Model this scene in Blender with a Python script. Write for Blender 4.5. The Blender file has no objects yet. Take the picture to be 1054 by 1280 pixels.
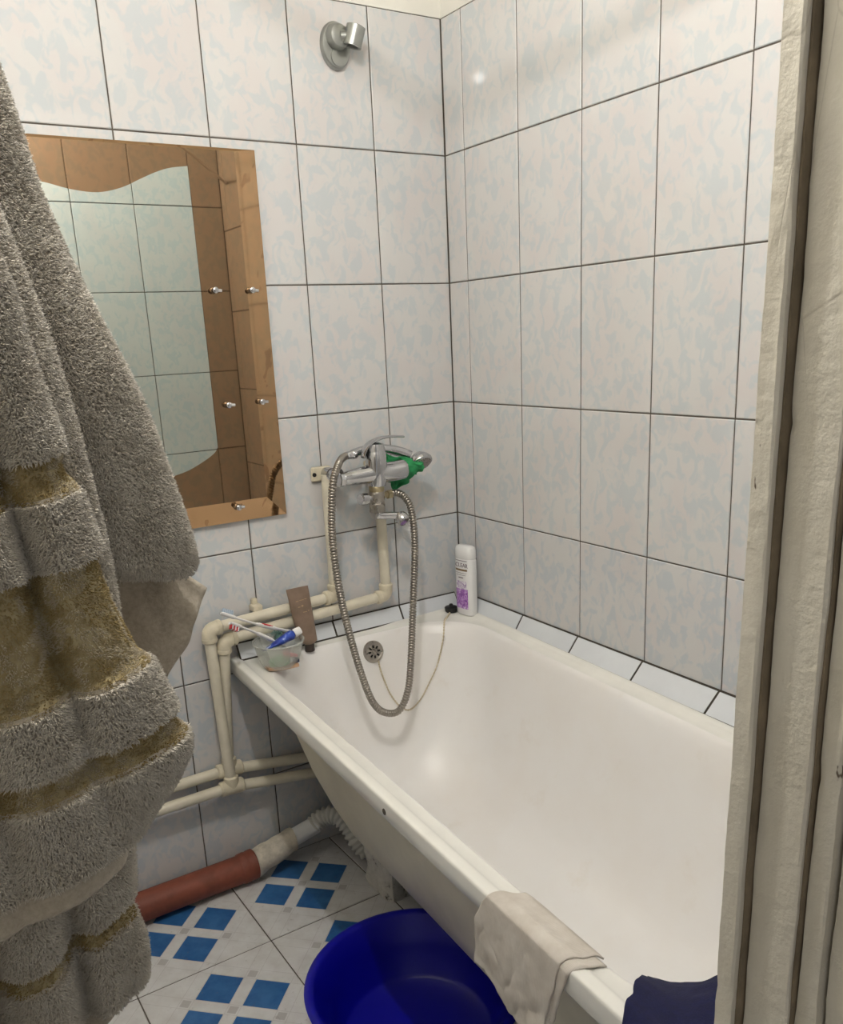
import bpy, math, random
import numpy as np
from mathutils import Vector, Matrix, noise
random.seed(7)
rng = np.random.default_rng(7)
SC = bpy.context.scene
COL = SC.collection
PI = math.pi

# ------------------------------------------------------------------ camera
cam_data = bpy.data.cameras.new('camera')
cam = bpy.data.objects.new('camera', cam_data)
COL.objects.link(cam)
SC.camera = cam
yaw, pitch, roll = 0.5623, -0.2719, -0.0489
fw = Vector((math.sin(yaw)*math.cos(pitch), math.cos(yaw)*math.cos(pitch), math.sin(pitch)))
r0 = Vector((math.cos(yaw), -math.sin(yaw), 0)); u0 = r0.cross(fw)
rt = math.cos(roll)*r0 + math.sin(roll)*u0
up = -math.sin(roll)*r0 + math.cos(roll)*u0
M = Matrix((rt, up, -fw)).transposed().to_4x4()
M.translation = Vector((-1.3391, -1.8977, 1.298))
cam.matrix_world = M
cam_data.sensor_fit = 'HORIZONTAL'; cam_data.sensor_width = 36
cam_data.lens = 1082.86/1054*36
cam_data.shift_x = 6.66/1054
cam_data.shift_y = 81.8/1054
cam_data.clip_start = 0.02

# ------------------------------------------------------------------ world, exposure
w = bpy.data.worlds.new('world'); SC.world = w; w.use_nodes = True
bg = w.node_tree.nodes['Background']
bg.inputs[0].default_value = (1.0, 0.98, 0.95, 1); bg.inputs[1].default_value = 0.27
SC.view_settings.view_transform = 'Standard'; SC.view_settings.look = 'None'
SC.view_settings.gamma = 1; SC.view_settings.use_curve_mapping = False
SC.view_settings.exposure = 0.12
BULB = Vector((-1.00, -1.17, 2.27)); BULB_STRENGTH = 1900.0

# ------------------------------------------------------------------ materials
def lin(c):
    return tuple(((v/255)/12.92 if v/255 <= .04045 else ((v/255+.055)/1.055)**2.4) for v in c) + (1,)
class NT:
    def __init__(s, name):
        s.m = bpy.data.materials.new(name); s.m.use_nodes = True
        s.t = s.m.node_tree; s.b = s.t.nodes['Principled BSDF']; s.out = s.t.nodes['Material Output']
    def n(s, typ, **k):
        x = s.t.nodes.new(typ)
        for a, v in k.items():
            if isinstance(v, tuple) and a == 'inp':
                pass
            setattr(x, a, v)
        return x
    def l(s, a, b): s.t.links.new(a, b)
    def coords(s, kind='Object', scale=(1, 1, 1), rot=(0, 0, 0), randomize=False):
        tc = s.n('ShaderNodeTexCoord'); mp = s.n('ShaderNodeMapping')
        mp.inputs['Scale'].default_value = scale; mp.inputs['Rotation'].default_value = rot
        src = tc.outputs[kind]
        if randomize:
            oi = s.n('ShaderNodeObjectInfo'); mul = s.n('ShaderNodeMath', operation='MULTIPLY'); mul.inputs[1].default_value = 37.0
            s.l(oi.outputs['Random'], mul.inputs[0])
            ad = s.n('ShaderNodeVectorMath', operation='ADD')
            s.l(src, ad.inputs[0]); s.l(mul.outputs[0], ad.inputs[1]); src = ad.outputs[0]
        s.l(src, mp.inputs['Vector']); return mp.outputs[0]
    def noise(s, vec, scale, detail=3, rough=.5, dist=0):
        x = s.n('ShaderNodeTexNoise'); x.inputs['Scale'].default_value = scale; x.inputs['Detail'].default_value = detail
        x.inputs['Roughness'].default_value = rough; x.inputs['Distortion'].default_value = dist
        if vec is not None: s.l(vec, x.inputs['Vector'])
        return x.outputs['Fac']
    def ramp(s, fac, stops):
        r = s.n('ShaderNodeValToRGB'); e = r.color_ramp.elements
        while len(e) < len(stops): e.new(.5)
        for i, (p, c) in enumerate(stops):
            e[i].position = p; e[i].color = c if len(c) == 4 else tuple(c)+(1,)
        s.l(fac, r.inputs[0]); return r.outputs[0]
    def mix(s, fac, a, b, blend='MIX'):
        x = s.n('ShaderNodeMix', data_type='RGBA', blend_type=blend)
        for sock, v in ((0, fac), (6, a), (7, b)):
            if hasattr(v, 'is_linked'): s.l(v, x.inputs[sock])
            else: x.inputs[sock].default_value = v
        return x.outputs[2]
    def bump(s, h, strength=.2, dist=.002):
        x = s.n('ShaderNodeBump'); x.inputs['Strength'].default_value = strength; x.inputs['Distance'].default_value = dist
        s.l(h, x.inputs['Height']); s.l(x.outputs[0], s.b.inputs['Normal']); return x
    def math(s, op, a, b=0.0, c=None):
        x = s.n('ShaderNodeMath', operation=op)
        for i, v in enumerate((a, b, c)):
            if v is None: continue
            if hasattr(v, 'is_linked'): s.l(v, x.inputs[i])
            else: x.inputs[i].default_value = v
        return x.outputs[0]
    def set(s, color=None, rough=None, metal=None, spec=None, **k):
        if color is not None:
            if hasattr(color, 'is_linked'): s.l(color, s.b.inputs['Base Color'])
            else: s.b.inputs['Base Color'].default_value = color
        if rough is not None:
            if hasattr(rough, 'is_linked'): s.l(rough, s.b.inputs['Roughness'])
            else: s.b.inputs['Roughness'].default_value = rough
        if metal is not None: s.b.inputs['Metallic'].default_value = metal
        if spec is not None: s.b.inputs['Specular IOR Level'].default_value = spec
        for a, v in k.items(): s.b.inputs[a.replace('_', ' ')].default_value = v
        return s

def simple(name, c, rough=.5, metal=0, var=.12, scale=25, bump=0, bscale=120, **k):
    t = NT(name); v = t.coords()
    f = t.noise(v, scale, 4, .6)
    a = lin(c); d = tuple(x*(1-var) for x in a[:3])+(1,); h = tuple(min(1, x*(1+var*.4)) for x in a[:3])+(1,)
    t.set(t.ramp(f, [(.3, d), (.7, h)]), rough, metal, **k)
    if bump: t.bump(t.noise(v, bscale, 3), bump, .001)
    return t.m

def tile_mat(name, base, blue, pink, lo=.47, hi=.60, amt=.8):
    t = NT(name)
    v = t.coords(scale=(1.0, 1.0, .75), rot=(.5, .45, .3), randomize=True)
    f = t.noise(v, 40, 2.5, .5, .8); g = t.noise(v, 9, 2, .5, .5)
    c = t.mix(t.ramp(g, [(.42, (0, 0, 0)), (.62, (1, 1, 1))]), lin(base), lin(pink))
    k = t.math('MULTIPLY', t.ramp(f, [(lo, (0, 0, 0)), (hi, (1, 1, 1))]), amt)
    c = t.mix(k, c, lin(blue))
    t.set(c, .035, spec=.5)
    t.bump(t.noise(t.coords(), 6, 2), .06, .01)
    return t.m
TILE_UP = tile_mat('glazed_tile_pale', (206, 204, 202), (186, 195, 199), (206, 201, 199), .48, .585, .62)
TILE_LO = tile_mat('glazed_tile_bluish', (204, 203, 202), (182, 191, 198), (204, 200, 199), .47, .585, .65)
GROUT = simple('dark_grout', (92, 84, 74), .9, var=.35, scale=30)
GROUT_FLOOR = simple('floor_grout', (95, 88, 80), .9, var=.3, scale=30)
PLASTER = simple('whitewashed_plaster', (226, 223, 214), .85, var=.06, scale=5, bump=.2, bscale=60)
STRIP = simple('strip_tile_glaze', (214, 217, 221), .15, var=.04, scale=18)
SEAL = simple('mouldy_seal', (66, 60, 52), .9, var=.4, scale=60)

def enamel():
    t = NT('white_enamel'); v = t.coords()
    f = t.noise(v, 3.2, 4, .6); g = t.noise(v, 9, 5, .65)
    c = t.mix(t.math('MULTIPLY', t.ramp(f, [(.42, (0, 0, 0)), (.75, (1, 1, 1))]), .75), lin((237, 235, 233)), lin((231, 225, 218)))
    c = t.mix(t.math('MULTIPLY', t.ramp(g, [(.60, (0, 0, 0)), (.74, (1, 1, 1))]), .22), c, lin((214, 202, 184)))
    r = t.math('MULTIPLY_ADD', f, .22, .22)
    t.set(c, r, spec=.5); t.bump(t.noise(v, 14, 2), .05, .004)
    return t.m
ENAMEL = enamel()
SHELL = simple('outer_tub_paint', (214, 207, 186), .45, var=.12, scale=7, bump=.12, bscale=70)
RIMEDGE = simple('rim_enamel', (236, 234, 227), .18, var=.05, scale=14)

def floor_tile():
    t = NT('printed_floor_tile')
    tc = t.n('ShaderNodeTexCoord'); sp = t.n('ShaderNodeSeparateXYZ')
    mp = t.n('ShaderNodeMapping'); mp.inputs['Rotation'].default_value = (0, 0, PI/4)
    t.l(tc.outputs['Object'], mp.inputs[0]); t.l(mp.outputs[0], sp.inputs[0])
    X, Y = sp.outputs[0], sp.outputs[1]
    ax, ay = t.math('ABSOLUTE', X), t.math('ABSOLUTE', Y)
    P = .1045
    def near(a, c, hw):   # 1 when |a-c|<hw
        return t.math('LESS_THAN', t.math('ABSOLUTE', t.math('SUBTRACT', a, c)), hw)
    blue = t.math('MULTIPLY', near(ax, P/2, .0375), near(ay, P/2, .0375))
    pk = lambda a: t.math('ADD', near(a, 0, .0095), near(a, P, .0095))
    grey = t.math('MULTIPLY', pk(ax), pk(ay))
    cnr = t.math('MULTIPLY', near(ax, P, .0095), near(ay, P, .0095))
    grey = t.math('SUBTRACT', grey, cnr)
    def lines(a):
        o = None
        for c in (.0135, P-.0135, P+.0135):
            q = near(a, c, .0006); o = q if o is None else t.math('ADD', o, q)
        return o
    ln = t.math('MINIMUM', t.math('ADD', lines(ax), lines(ay)), 1.0)
    n1 = t.noise(tc.outputs['Object'], 22, 5, .6); n2 = t.noise(t.coords(randomize=True), 90, 3)
    base = t.ramp(n1, [(.35, lin((202, 199, 197))), (.65, lin((216, 215, 214)))])
    c = t.mix(t.math('MULTIPLY', ln, .35), base, lin((158, 150, 146)))
    c = t.mix(t.math('MULTIPLY', grey, .75), c, lin((172, 168, 166)))
    bl = t.ramp(n1, [(.35, lin((40, 90, 146))), (.65, lin((60, 112, 166)))])
    c = t.mix(blue, c, bl)
    c = t.mix(t.math('MULTIPLY', t.ramp(n2, [(.66, (0, 0, 0)), (.74, (1, 1, 1))]), .25), c, lin((120, 105, 90)))
    t.set(c, .28, spec=.4); t.bump(n1, .05, .003)
    return t.m
FTILE = floor_tile()

def paint_frame():
    t = NT('old_cream_oil_paint'); v = t.coords()
    f = t.noise(t.coords(scale=(1, 1, .35)), 11, 5, .6); g = t.noise(v, 75, 4, .6); h = t.noise(t.coords(scale=(1, 1, .4)), 42, 4, .65)
    vo = t.n('ShaderNodeTexVoronoi', feature='DISTANCE_TO_EDGE'); vo.inputs['Scale'].default_value = 13
    t.l(t.coords(scale=(1.6, 1.6, .45), rot=(.3, .2, 0)), vo.inputs['Vector'])
    mask = t.ramp(t.noise(v, 7, 2), [(.58, (0, 0, 0)), (.63, (1, 1, 1))])
    crack = t.math('MULTIPLY', t.ramp(vo.outputs['Distance'], [(.0, (1, 1, 1)), (.012, (0, 0, 0))]), mask)
    c = t.ramp(f, [(.3, lin((206, 198, 180))), (.7, lin((226, 220, 206)))])
    c = t.mix(t.ramp(h, [(.715, (0, 0, 0)), (.74, (1, 1, 1))]), c, lin((104, 88, 70)))
    c = t.mix(t.math('MULTIPLY', crack, .22), c, lin((130, 116, 96)))
    t.set(c, .36)
    t.bump(t.math('SUBTRACT', t.math('ADD', g, t.math('MULTIPLY', f, 1.5)), t.math('MULTIPLY', crack, .12)), .42, .004)
    return t.m
FRAME = paint_frame()
GRIME_SHADE = simple('grimy_shaded_step_paint', (138, 123, 100), .6, var=.4, scale=24, bump=.3)  # grime brown, with the shade of the jamb steps painted into it
PP = simple('cream_plastic_pipe', (218, 210, 190), .38, var=.14, scale=16, bump=.06)
PPDIRTY = simple('cream_plastic_fitting', (214, 204, 180), .4, var=.2, scale=30, bump=.1)
CASTRED = simple('red_brown_pipe_paint', (134, 72, 54), .6, var=.3, scale=18, bump=.3, bscale=60)
MORTAR = simple('grey_mortar', (205, 196, 180), .95, var=.35, scale=40, bump=.9, bscale=80)
WHITEPVC = simple('white_plastic_pipe', (226, 226, 226), .35, var=.06)
CORR = simple('grey_corrugated_plastic', (206, 204, 196), .45, var=.12)
def chrome_m(name, c, r, scale=40):
    t = NT(name); f = t.noise(t.coords(), scale, 4, .6)
    t.set(lin(c), t.math('MULTIPLY_ADD', f, .18, r), 1.0); return t.m
CHROME = chrome_m('chrome', (196, 196, 198), .03)
CHROME_DULL = chrome_m('limescaled_chrome', (172, 166, 158), .20)
HOSEM = chrome_m('steel_hose', (158, 152, 144), .22, 200)
SATIN = chrome_m('satin_grey_metal', (168, 170, 166), .28)
BRASS = chrome_m('worn_brass', (186, 172, 140), .25)
BASIN = simple('royal_blue_plastic', (8, 8, 152), .30, var=.08, scale=6)
BROWN_MIRROR = NT('bronze_tinted_mirror'); BROWN_MIRROR.set(lin((160, 131, 101)), .02, 1.0); BROWN_MIRROR = BROWN_MIRROR.m
t = NT('etched_bronze_bevel'); v = t.coords(scale=(1, 1, .8), rot=(0, .6, 0))
f = t.noise(v, 16, 1, .4, 2.2)
t.set(t.mix(t.ramp(f, [(.66, (0, 0, 0)), (.69, (1, 1, 1))]), lin((184, 150, 114)), lin((164, 130, 98))), .05, 1.0)
BEVEL_MIRROR = t.m
CLEAR_MIRROR = NT('clear_mirror'); CLEAR_MIRROR.set(lin((214, 222, 212)), .01, 1.0); CLEAR_MIRROR = CLEAR_MIRROR.m
BLACK = simple('black_rubber', (26, 25, 25), .5)
DARKHOLE = simple('dark_slot', (22, 20, 18), .8)
GREEN = simple('green_scouring_cloth', (44, 142, 84), .9, var=.3, scale=60, bump=.8, bscale=220)
WHITEPL = simple('white_glossy_plastic', (232, 231, 230), .25, var=.03)
BEAD = simple('yellowed_chain', (206, 192, 164), .4)

# ------------------------------------------------------------------ mesh helpers
class MB:
    def __init__(s): s.v = []; s.f = []
    def add(s, vs, fs):
        o = len(s.v); s.v += [tuple(p) for p in vs]; s.f += [tuple(i+o for i in f) for f in fs]; return s
    def box(s, a, b, bev=0.0):
        (x0, y0, z0), (x1, y1, z1) = a, b
        if not bev:
            return s.add([(x0,y0,z0),(x1,y0,z0),(x1,y1,z0),(x0,y1,z0),(x0,y0,z1),(x1,y0,z1),(x1,y1,z1),(x0,y1,z1)],
                  [(0,3,2,1),(4,5,6,7),(0,1,5,4),(1,2,6,5),(2,3,7,6),(3,0,4,7)])
        rings = []
        for z, i in ((z0, bev), (z0+bev, 0), (z1-bev, 0), (z1, bev)):
            q = bev
            xa, xb, ya, yb = x0+i, x1-i, y0+i, y1-i
            rings.append([(xa+q,ya,z),(xb-q,ya,z),(xb,ya+q,z),(xb,yb-q,z),(xb-q,yb,z),(xa+q,yb,z),(xa,yb-q,z),(xa,ya+q,z)])
        return s.loft(rings)
    def loft(s, rings, cap0=True, cap1=True, closed=True):
        n = len(rings[0]); vs = [p for r in rings for p in r]; fs = []
        for i in range(len(rings)-1):
            for j in range(n if closed else n-1):
                k = (j+1) % n
                fs.append((i*n+j, i*n+k, (i+1)*n+k, (i+1)*n+j))
        if cap0: fs.append(tuple(range(n-1, -1, -1)))
        if cap1: fs.append(tuple((len(rings)-1)*n+j for j in range(n)))
        return s.add(vs, fs)
    def tube(s, pts, r, n=12, caps=True, ry=None, upv=None):
        pts = [Vector(p) for p in pts]; m = len(pts)
        rs = r if isinstance(r, (list, tuple)) else [r]*m
        rings = []; prev = None
        for i, p in enumerate(pts):
            t = (pts[min(i+1, m-1)]-pts[max(i-1, 0)]).normalized()
            if upv is not None: a = Vector(upv); a = (a - t*a.dot(t)).normalized()
            elif prev is None:
                a = Vector((0, 0, 1)) if abs(t.z) < .9 else Vector((1, 0, 0)); a = (a - t*a.dot(t)).normalized()
            else:
                a = prev - t*prev.dot(t); a = a.normalized() if a.length > 1e-6 else t.orthogonal().normalized()
            prev = a; b = t.cross(a)
            k2 = (ry[i] if isinstance(ry, (list, tuple)) else ry) if ry is not None else rs[i]
            rings.append([tuple(p + a*(rs[i]*math.cos(2*PI*j/n)) + b*(k2*math.sin(2*PI*j/n))) for j in range(n)])
        return s.loft(rings, caps, caps)
    def lathe(s, prof, org, axis=(0, 0, 1), n=24, cap0=True, cap1=True):
        ax = Vector(axis).normalized(); a = ax.orthogonal().normalized(); b = ax.cross(a); o = Vector(org)
        rings = [[tuple(o + ax*h + a*(r*math.cos(2*PI*j/n)) + b*(r*math.sin(2*PI*j/n))) for j in range(n)] for r, h in prof]
        return s.loft(rings, cap0, cap1)
    def sphere(s, c, r, n=10, sc=(1, 1, 1)):
        rings = []
        for i in range(1, n):
            th = PI*i/n
            rings.append([(c[0]+sc[0]*r*math.sin(th)*math.cos(2*PI*j/(n+2)), c[1]+sc[1]*r*math.sin(th)*math.sin(2*PI*j/(n+2)), c[2]-sc[2]*r*math.cos(th)) for j in range(n+2)])
        return s.loft(rings)
    def prism(s, poly, fmap, d0, d1):   # poly in 2-D, fmap(u, v, depth) -> point
        n = len(poly)
        vs = [fmap(u, v, d0) for u, v in poly] + [fmap(u, v, d1) for u, v in poly]
        fs = [tuple(range(n-1, -1, -1)), tuple(range(n, 2*n))] + [(i, (i+1) % n, n+(i+1) % n, n+i) for i in range(n)]
        return s.add(vs, fs)
    def mesh(s, name, mat, smooth=False, angle=40):
        me = bpy.data.meshes.new(name); me.from_pydata(s.v, [], s.f); me.validate()
        import bmesh
        bm = bmesh.new(); bm.from_mesh(me); bmesh.ops.recalc_face_normals(bm, faces=bm.faces); bm.to_mesh(me); bm.free()
        me.materials.append(mat)
        if smooth:
            me.shade_smooth() if hasattr(me, 'shade_smooth') else None
            me.set_sharp_from_angle(angle=math.radians(angle))
        return me

def attach(o, parent):
    o.parent = parent
    o.matrix_parent_inverse = parent.matrix_world.inverted() if parent.type != 'EMPTY' else Matrix.Translation(-parent.location)
def obj(name, mb, mat, parent=None, smooth=False, angle=40, loc=None):
    me = mb.mesh(name, mat, smooth, angle) if isinstance(mb, MB) else mb
    o = bpy.data.objects.new(name, me); COL.objects.link(o)
    if loc is not None: o.location = loc
    if parent is not None: attach(o, parent)
    return o
def tag(o, label, cat, group=None):
    o['label'] = label; o['category'] = cat
    if group: o['group'] = group
    return o
def thing(name, loc, label, cat, group=None):
    o = bpy.data.objects.new(name, None); o.location = loc; o.empty_display_size = .05; COL.objects.link(o)
    return tag(o, label, cat, group)
def struct(name, mb, mat, **k):
    o = obj(name, mb, mat, **k); o['kind'] = 'structure'; return o
def smoothpath(pts, k=6):
    pts = [Vector(p) for p in pts]; out = []
    for i in range(len(pts)-1):
        p0, p1, p2, p3 = pts[max(i-1, 0)], pts[i], pts[i+1], pts[min(i+2, len(pts)-1)]
        for j in range(k):
            t = j/k
            out.append(.5*((2*p1)+(p2-p0)*t+(2*p0-5*p1+4*p2-p3)*t*t+(3*p1-p0-3*p2+p3)*t**3))
    out.append(pts[-1]); return out

# ------------------------------------------------------------------ room shell
XL, YF, ZC = -1.44, -1.52, 2.46
H, W, ROW4 = .296, .20, .83
ROWS = [ROW4+H*k for k in range(-3, 5)]          # grout heights, z = -.058 ... 2.014
floor = struct('floor', MB().box((-1.9, -2.6, -.06), (.15, .15, -.002)), GROUT_FLOOR)
ceiling = struct('ceiling', MB().box((XL-.1, YF-.12, ZC), (.12, .12, ZC+.08)), PLASTER)
wall_back = struct('wall_back', MB().box((XL-.1, .002, -.05), (.12, .12, 2.014)), GROUT)
wall_right = struct('wall_right', MB().box((.002, YF-.12, -.05), (.12, .0021, 2.014)), GROUT)
struct('wall_back_plaster', MB().box((XL-.1, .001, 2.0145), (.12, .12, ZC)), PLASTER)
struct('wall_right_plaster', MB().box((.001, YF-.12, 2.0145), (.12, .0009, ZC)), PLASTER)
wall_left = struct('wall_left', MB().box((XL-.12, YF-.12, -.05), (XL, .002, ZC)), PLASTER)
wall_front = struct('wall_front', MB().box((-.765, YF-.10, -.05), (.002, YF-.004, ZC)), GROUT)
struct('wall_front_lintel', MB().box((XL, YF-.10, 2.06), (-.766, YF-.002, ZC)), PLASTER)

_tiles = {}
def tile_mesh(wd, ht, mat, th=.004, bev=.0016):
    """a wall tile: face up +N = local -y, centred"""
    key = (round(wd, 4), round(ht, 4), mat.name)
    if key not in _tiles:
        a, b = wd/2, ht/2
        vs = [(-a+bev,0,-b+bev),(a-bev,0,-b+bev),(a-bev,0,b-bev),(-a+bev,0,b-bev),
              (-a,bev*.8,-b),(a,bev*.8,-b),(a,bev*.8,b),(-a,bev*.8,b),
              (-a,th,-b),(a,th,-b),(a,th,b),(-a,th,b)]
        fs = [(0,1,2,3)] + [(4+i,4+(i+1)%4,(i+1)%4,i) for i in range(4)] + [(8+i,8+(i+1)%4,4+(i+1)%4,4+i) for i in range(4)]
        _tiles[key] = MB().add(vs, fs).mesh('tile', mat)
    return _tiles[key]
G = .0029
def lay(parent, spans, rows, axis, matf):
    for (a, b) in spans:
        for z0, z1 in zip(rows[:-1], rows[1:]):
            za = max(z0, 0.0)
            if z1-za < .03: continue
            me = tile_mesh(abs(b-a)-G, z1-za-G, matf(z1))
            o = bpy.data.objects.new('tile', me); COL.objects.link(o)
            m, j = (a+b)/2, random.uniform(-.0004, .0002)
            jit = random.uniform(-.0022, .0022), random.uniform(-.0022, .0022)
            if axis == 'back': o.location = (m, j, (za+z1)/2); rz = 0
            elif axis == 'right': o.location = (j, m, (za+z1)/2); rz = -PI/2
            else: o.location = (m, YF-j, (za+z1)/2); rz = PI
            o.rotation_euler = (jit[0], 0, rz+jit[1])
            o.parent = parent
mf = lambda z1: TILE_LO if z1 < ROW4+.01 else TILE_UP
xs = [0]+[-W*k for k in range(1, 8)]+[XL]
lay(wall_back, list(zip(xs[:-1], xs[1:])), ROWS, 'back', mf)
ys = [0, -.0773]+[-.0773-W*k for k in range(1, 8)]+[YF]
lay(wall_right, list(zip(ys[:-1], ys[1:])), ROWS, 'right', mf)
fr = [.103-.22*k for k in range(1, 5)]
fz = [1.198+.3025*k for k in range(-4, 4)]
lay(wall_front, [(a, b) for a, b in zip(fr[:-1], fr[1:])]+[(0, -.117)], fz, 'front', lambda z: TILE_UP)

# floor tiles, 30 cm, printed
fme = None
def floor_tile_mesh(wd, dp):
    a, b, bev = wd/2-.0014, dp/2-.0014, .0014
    return MB().add([(-a+bev,-b+bev,0),(a-bev,-b+bev,0),(a-bev,b-bev,0),(-a+bev,b-bev,0),(-a,-b,-bev),(a,-b,-bev),(a,b,-bev),(-a,b,-bev),
                     (-a,-b,-.006),(a,-b,-.006),(a,b,-.006),(-a,b,-.006)],
                    [(0,1,2,3)]+[(4+i,4+(i+1)%4,(i+1)%4,i) for i in range(4)]+[(8+i,8+(i+1)%4,4+(i+1)%4,4+i) for i in range(4)]).mesh('tile', FTILE)
fme = floor_tile_mesh(.30, .30)
for i in range(-4, 4):
    for j in range(-1, 8):
        cx, cy = -.61+.30*i, -.14-.30*j
        if cx < -1.75 or cx > .1 or cy > .2 or cy < -2.3: continue
        o = bpy.data.objects.new('tile', fme); COL.objects.link(o)
        o.location = (cx, cy, random.uniform(-.0006, .0003)); o.rotation_euler = (random.uniform(-.002, .002), random.uniform(-.002, .002), 0)
        o.parent = floor

# ------------------------------------------------------------------ door frame (right jamb of the doorway, stepped boards)
door = bpy.data.objects.new('door_1', None); door.location = (-.82, YF, 0); COL.objects.link(door); door['kind'] = 'structure'
def board(name, x0, x1, y0, y1, mat, amp=.0012, seed=0, chips=()):
    n = 260; mb = MB(); rings = []
    for i in range(n+1):
        z = 2.06*i/n; ring = []
        base = [(x0, y1), (x0, y1-(y1-y0)*.33), (x0, y1-(y1-y0)*.67), (x0, y0+.0018), (x0+.0012, y0), (x1, y0), (x1, y1)]
        for k, (x, y) in enumerate(base):
            d = noise.noise(Vector((k*.7+seed, z*9, seed*3.1)))*amp + noise.noise(Vector((k*2.3+seed, z*55, 4)))*amp*.45
            e = noise.noise(Vector((k*.5+seed+9, z*14, 2)))*amp + noise.noise(Vector((k*1.9+seed, z*70, 8)))*amp*.4
            q = max(0, noise.noise(Vector((seed+21, z*24, 1)))-.42)*.012 if k in (0, 3, 4) else 0
            ring.append((x+.0035+.019*(z-1.2)+(d+q if k < 5 else 0), y+(e if k < 5 else 0), z))
        rings.append(ring)
    return obj(name, mb.loft(rings), mat, door, True, 24)
board('jamb_board', -.820, -.765, -1.5315, YF+.004, FRAME, .0010, 1)
board('jamb_board', -.8065, -.75, -1.5717, -1.5342, FRAME, .0011, 5)
board('jamb_board', -.7985, -.74, -1.5900, -1.5744, FRAME, .0012, 9)
board('jamb_board', -.7890, -.70, -1.640, -1.5925, FRAME, .0012, 13)
def lean_box(a, b):
    m = MB().box(a, b); m.v = [(x+.0035+.019*(z-1.2), y, z) for x, y, z in m.v]; return m
obj('shaded_step_strip', lean_box((-.8140, -1.5332, 0), (-.766, -1.5312, 2.05)), GRIME_SHADE, door)  # thin dark strips over the corridor-facing steps, shade put in as colour
obj('shaded_step_strip', lean_box((-.8030, -1.5734, 0), (-.751, -1.5712, 2.05)), GRIME_SHADE, door)
obj('lintel_board', MB().box((XL, -1.60, 2.01), (-.82, -1.522, 2.06), .003), FRAME, door)
obj('jamb_board', MB().box((XL, -1.60, 0), (XL+.03, -1.5221, 2.009), .003), FRAME, door)

# ------------------------------------------------------------------ bathtub
TL, TW, TZ = 1.492, .672, .576
TA, TT = math.radians(2.6), math.radians(0.75)
RT = Matrix.Translation((-.012, -.012, TZ)) @ Matrix.Rotation(-TA, 4, 'Z') @ Matrix.Rotation(TT, 4, 'X')
def TP(u, v, h): return tuple(RT @ Vector((-u, -v, h)))    # u from the right wall outwards, v from the back wall, h from the rim
def rring(u0, u1, v0, v1, r, h, hfun=None, nc=14, ns=36):
    pts = []
    def seg(a, b):
        for i in range(ns): pts.append((a[0]+(b[0]-a[0])*i/ns, a[1]+(b[1]-a[1])*i/ns))
    def arc(cx, cy, a0):
        for i in range(nc):
            a = a0+PI/2*i/nc; pts.append((cx+r*math.cos(a), cy+r*math.sin(a)))
    arc(u1-r, v1-r, 0); seg((u1-r, v1), (u0+r, v1))
    arc(u0+r, v1-r, PI/2); seg((u0, v1-r), (u0, v0+r))
    arc(u0+r, v0+r, PI); seg((u0+r, v0), (u1-r, v0))
    arc(u1-r, v0+r, 1.5*PI); seg((u1, v0+r), (u1, v1-r))
    return [TP(u, v, h) for u, v in pts]
tub = thing('bathtub', (-.36, -.75, 0), 'white enamelled bathtub with thick rolled rim standing along the tiled right wall', 'bathtub')
RIM = [(.013, -.036, .02), (.002, -.037, .022), (0, -.034, .022), (0, -.020, .022), (0, -.006, .022), (.0007, -.0022, .022), (.0024, -.0004, .022), (.006, .0002, .022), (.016, .0005, .022), (.022, -.002, .024), (.027, -.0055, .03)]
rings = [rring(i, TW-i, i, TL-i, max(r-i*.3, .012), h) for i, h, r in RIM]
inner = [ # du, v0, v1 inset at near end, r, h
 (.046, .060, .058, .150, -.0065), (.050, .064, .062, .150, -.0085), (.056, .070, .068, .150, -.016), (.063, .077, .076, .150, -.034),
 (.071, .088, .092, .152, -.07), (.086, .106, .125, .156, -.14), (.106, .130, .175, .160, -.22), (.130, .160, .235, .163, -.29),
 (.156, .195, .30, .163, -.345), (.184, .235, .36, .155, -.378), (.212, .280, .42, .12, -.393), (.25, .33, .50, .08, -.399), (.29, .41, .60, .045, -.402)]
rin = [rring(a, TW-a, b, TL-c, r, h) for a, b, c, r, h in inner]
# the lower lip is chipped and uneven
for k in (0, 1, 2):
    rings[k] = [(x, y, z+.0022*noise.noise(Vector((x*60, y*60, 2)))+.0014*noise.noise(Vector((x*170, y*170, 5)))) for x, y, z in rings[k]]
obj('rim', MB().loft(rings+rin[:1], False, False), RIMEDGE, tub, True, 60)
obj('inner_basin', MB().loft(rin, False, True), ENAMEL, tub, True, 60)
shell = [rring(.013, TW-.013, .013, TL-.013, .02, -.0361)]
for a, b, c, r, h in inner[3:]:
    shell.append(rring(a-.013, TW-a+.013, b-.013, TL-c+.013, r+.013, h-.012 if h < -.3 else h-.006))
obj('outer_shell', MB().loft(shell, False, True), SHELL, tub, True, 60)
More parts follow.
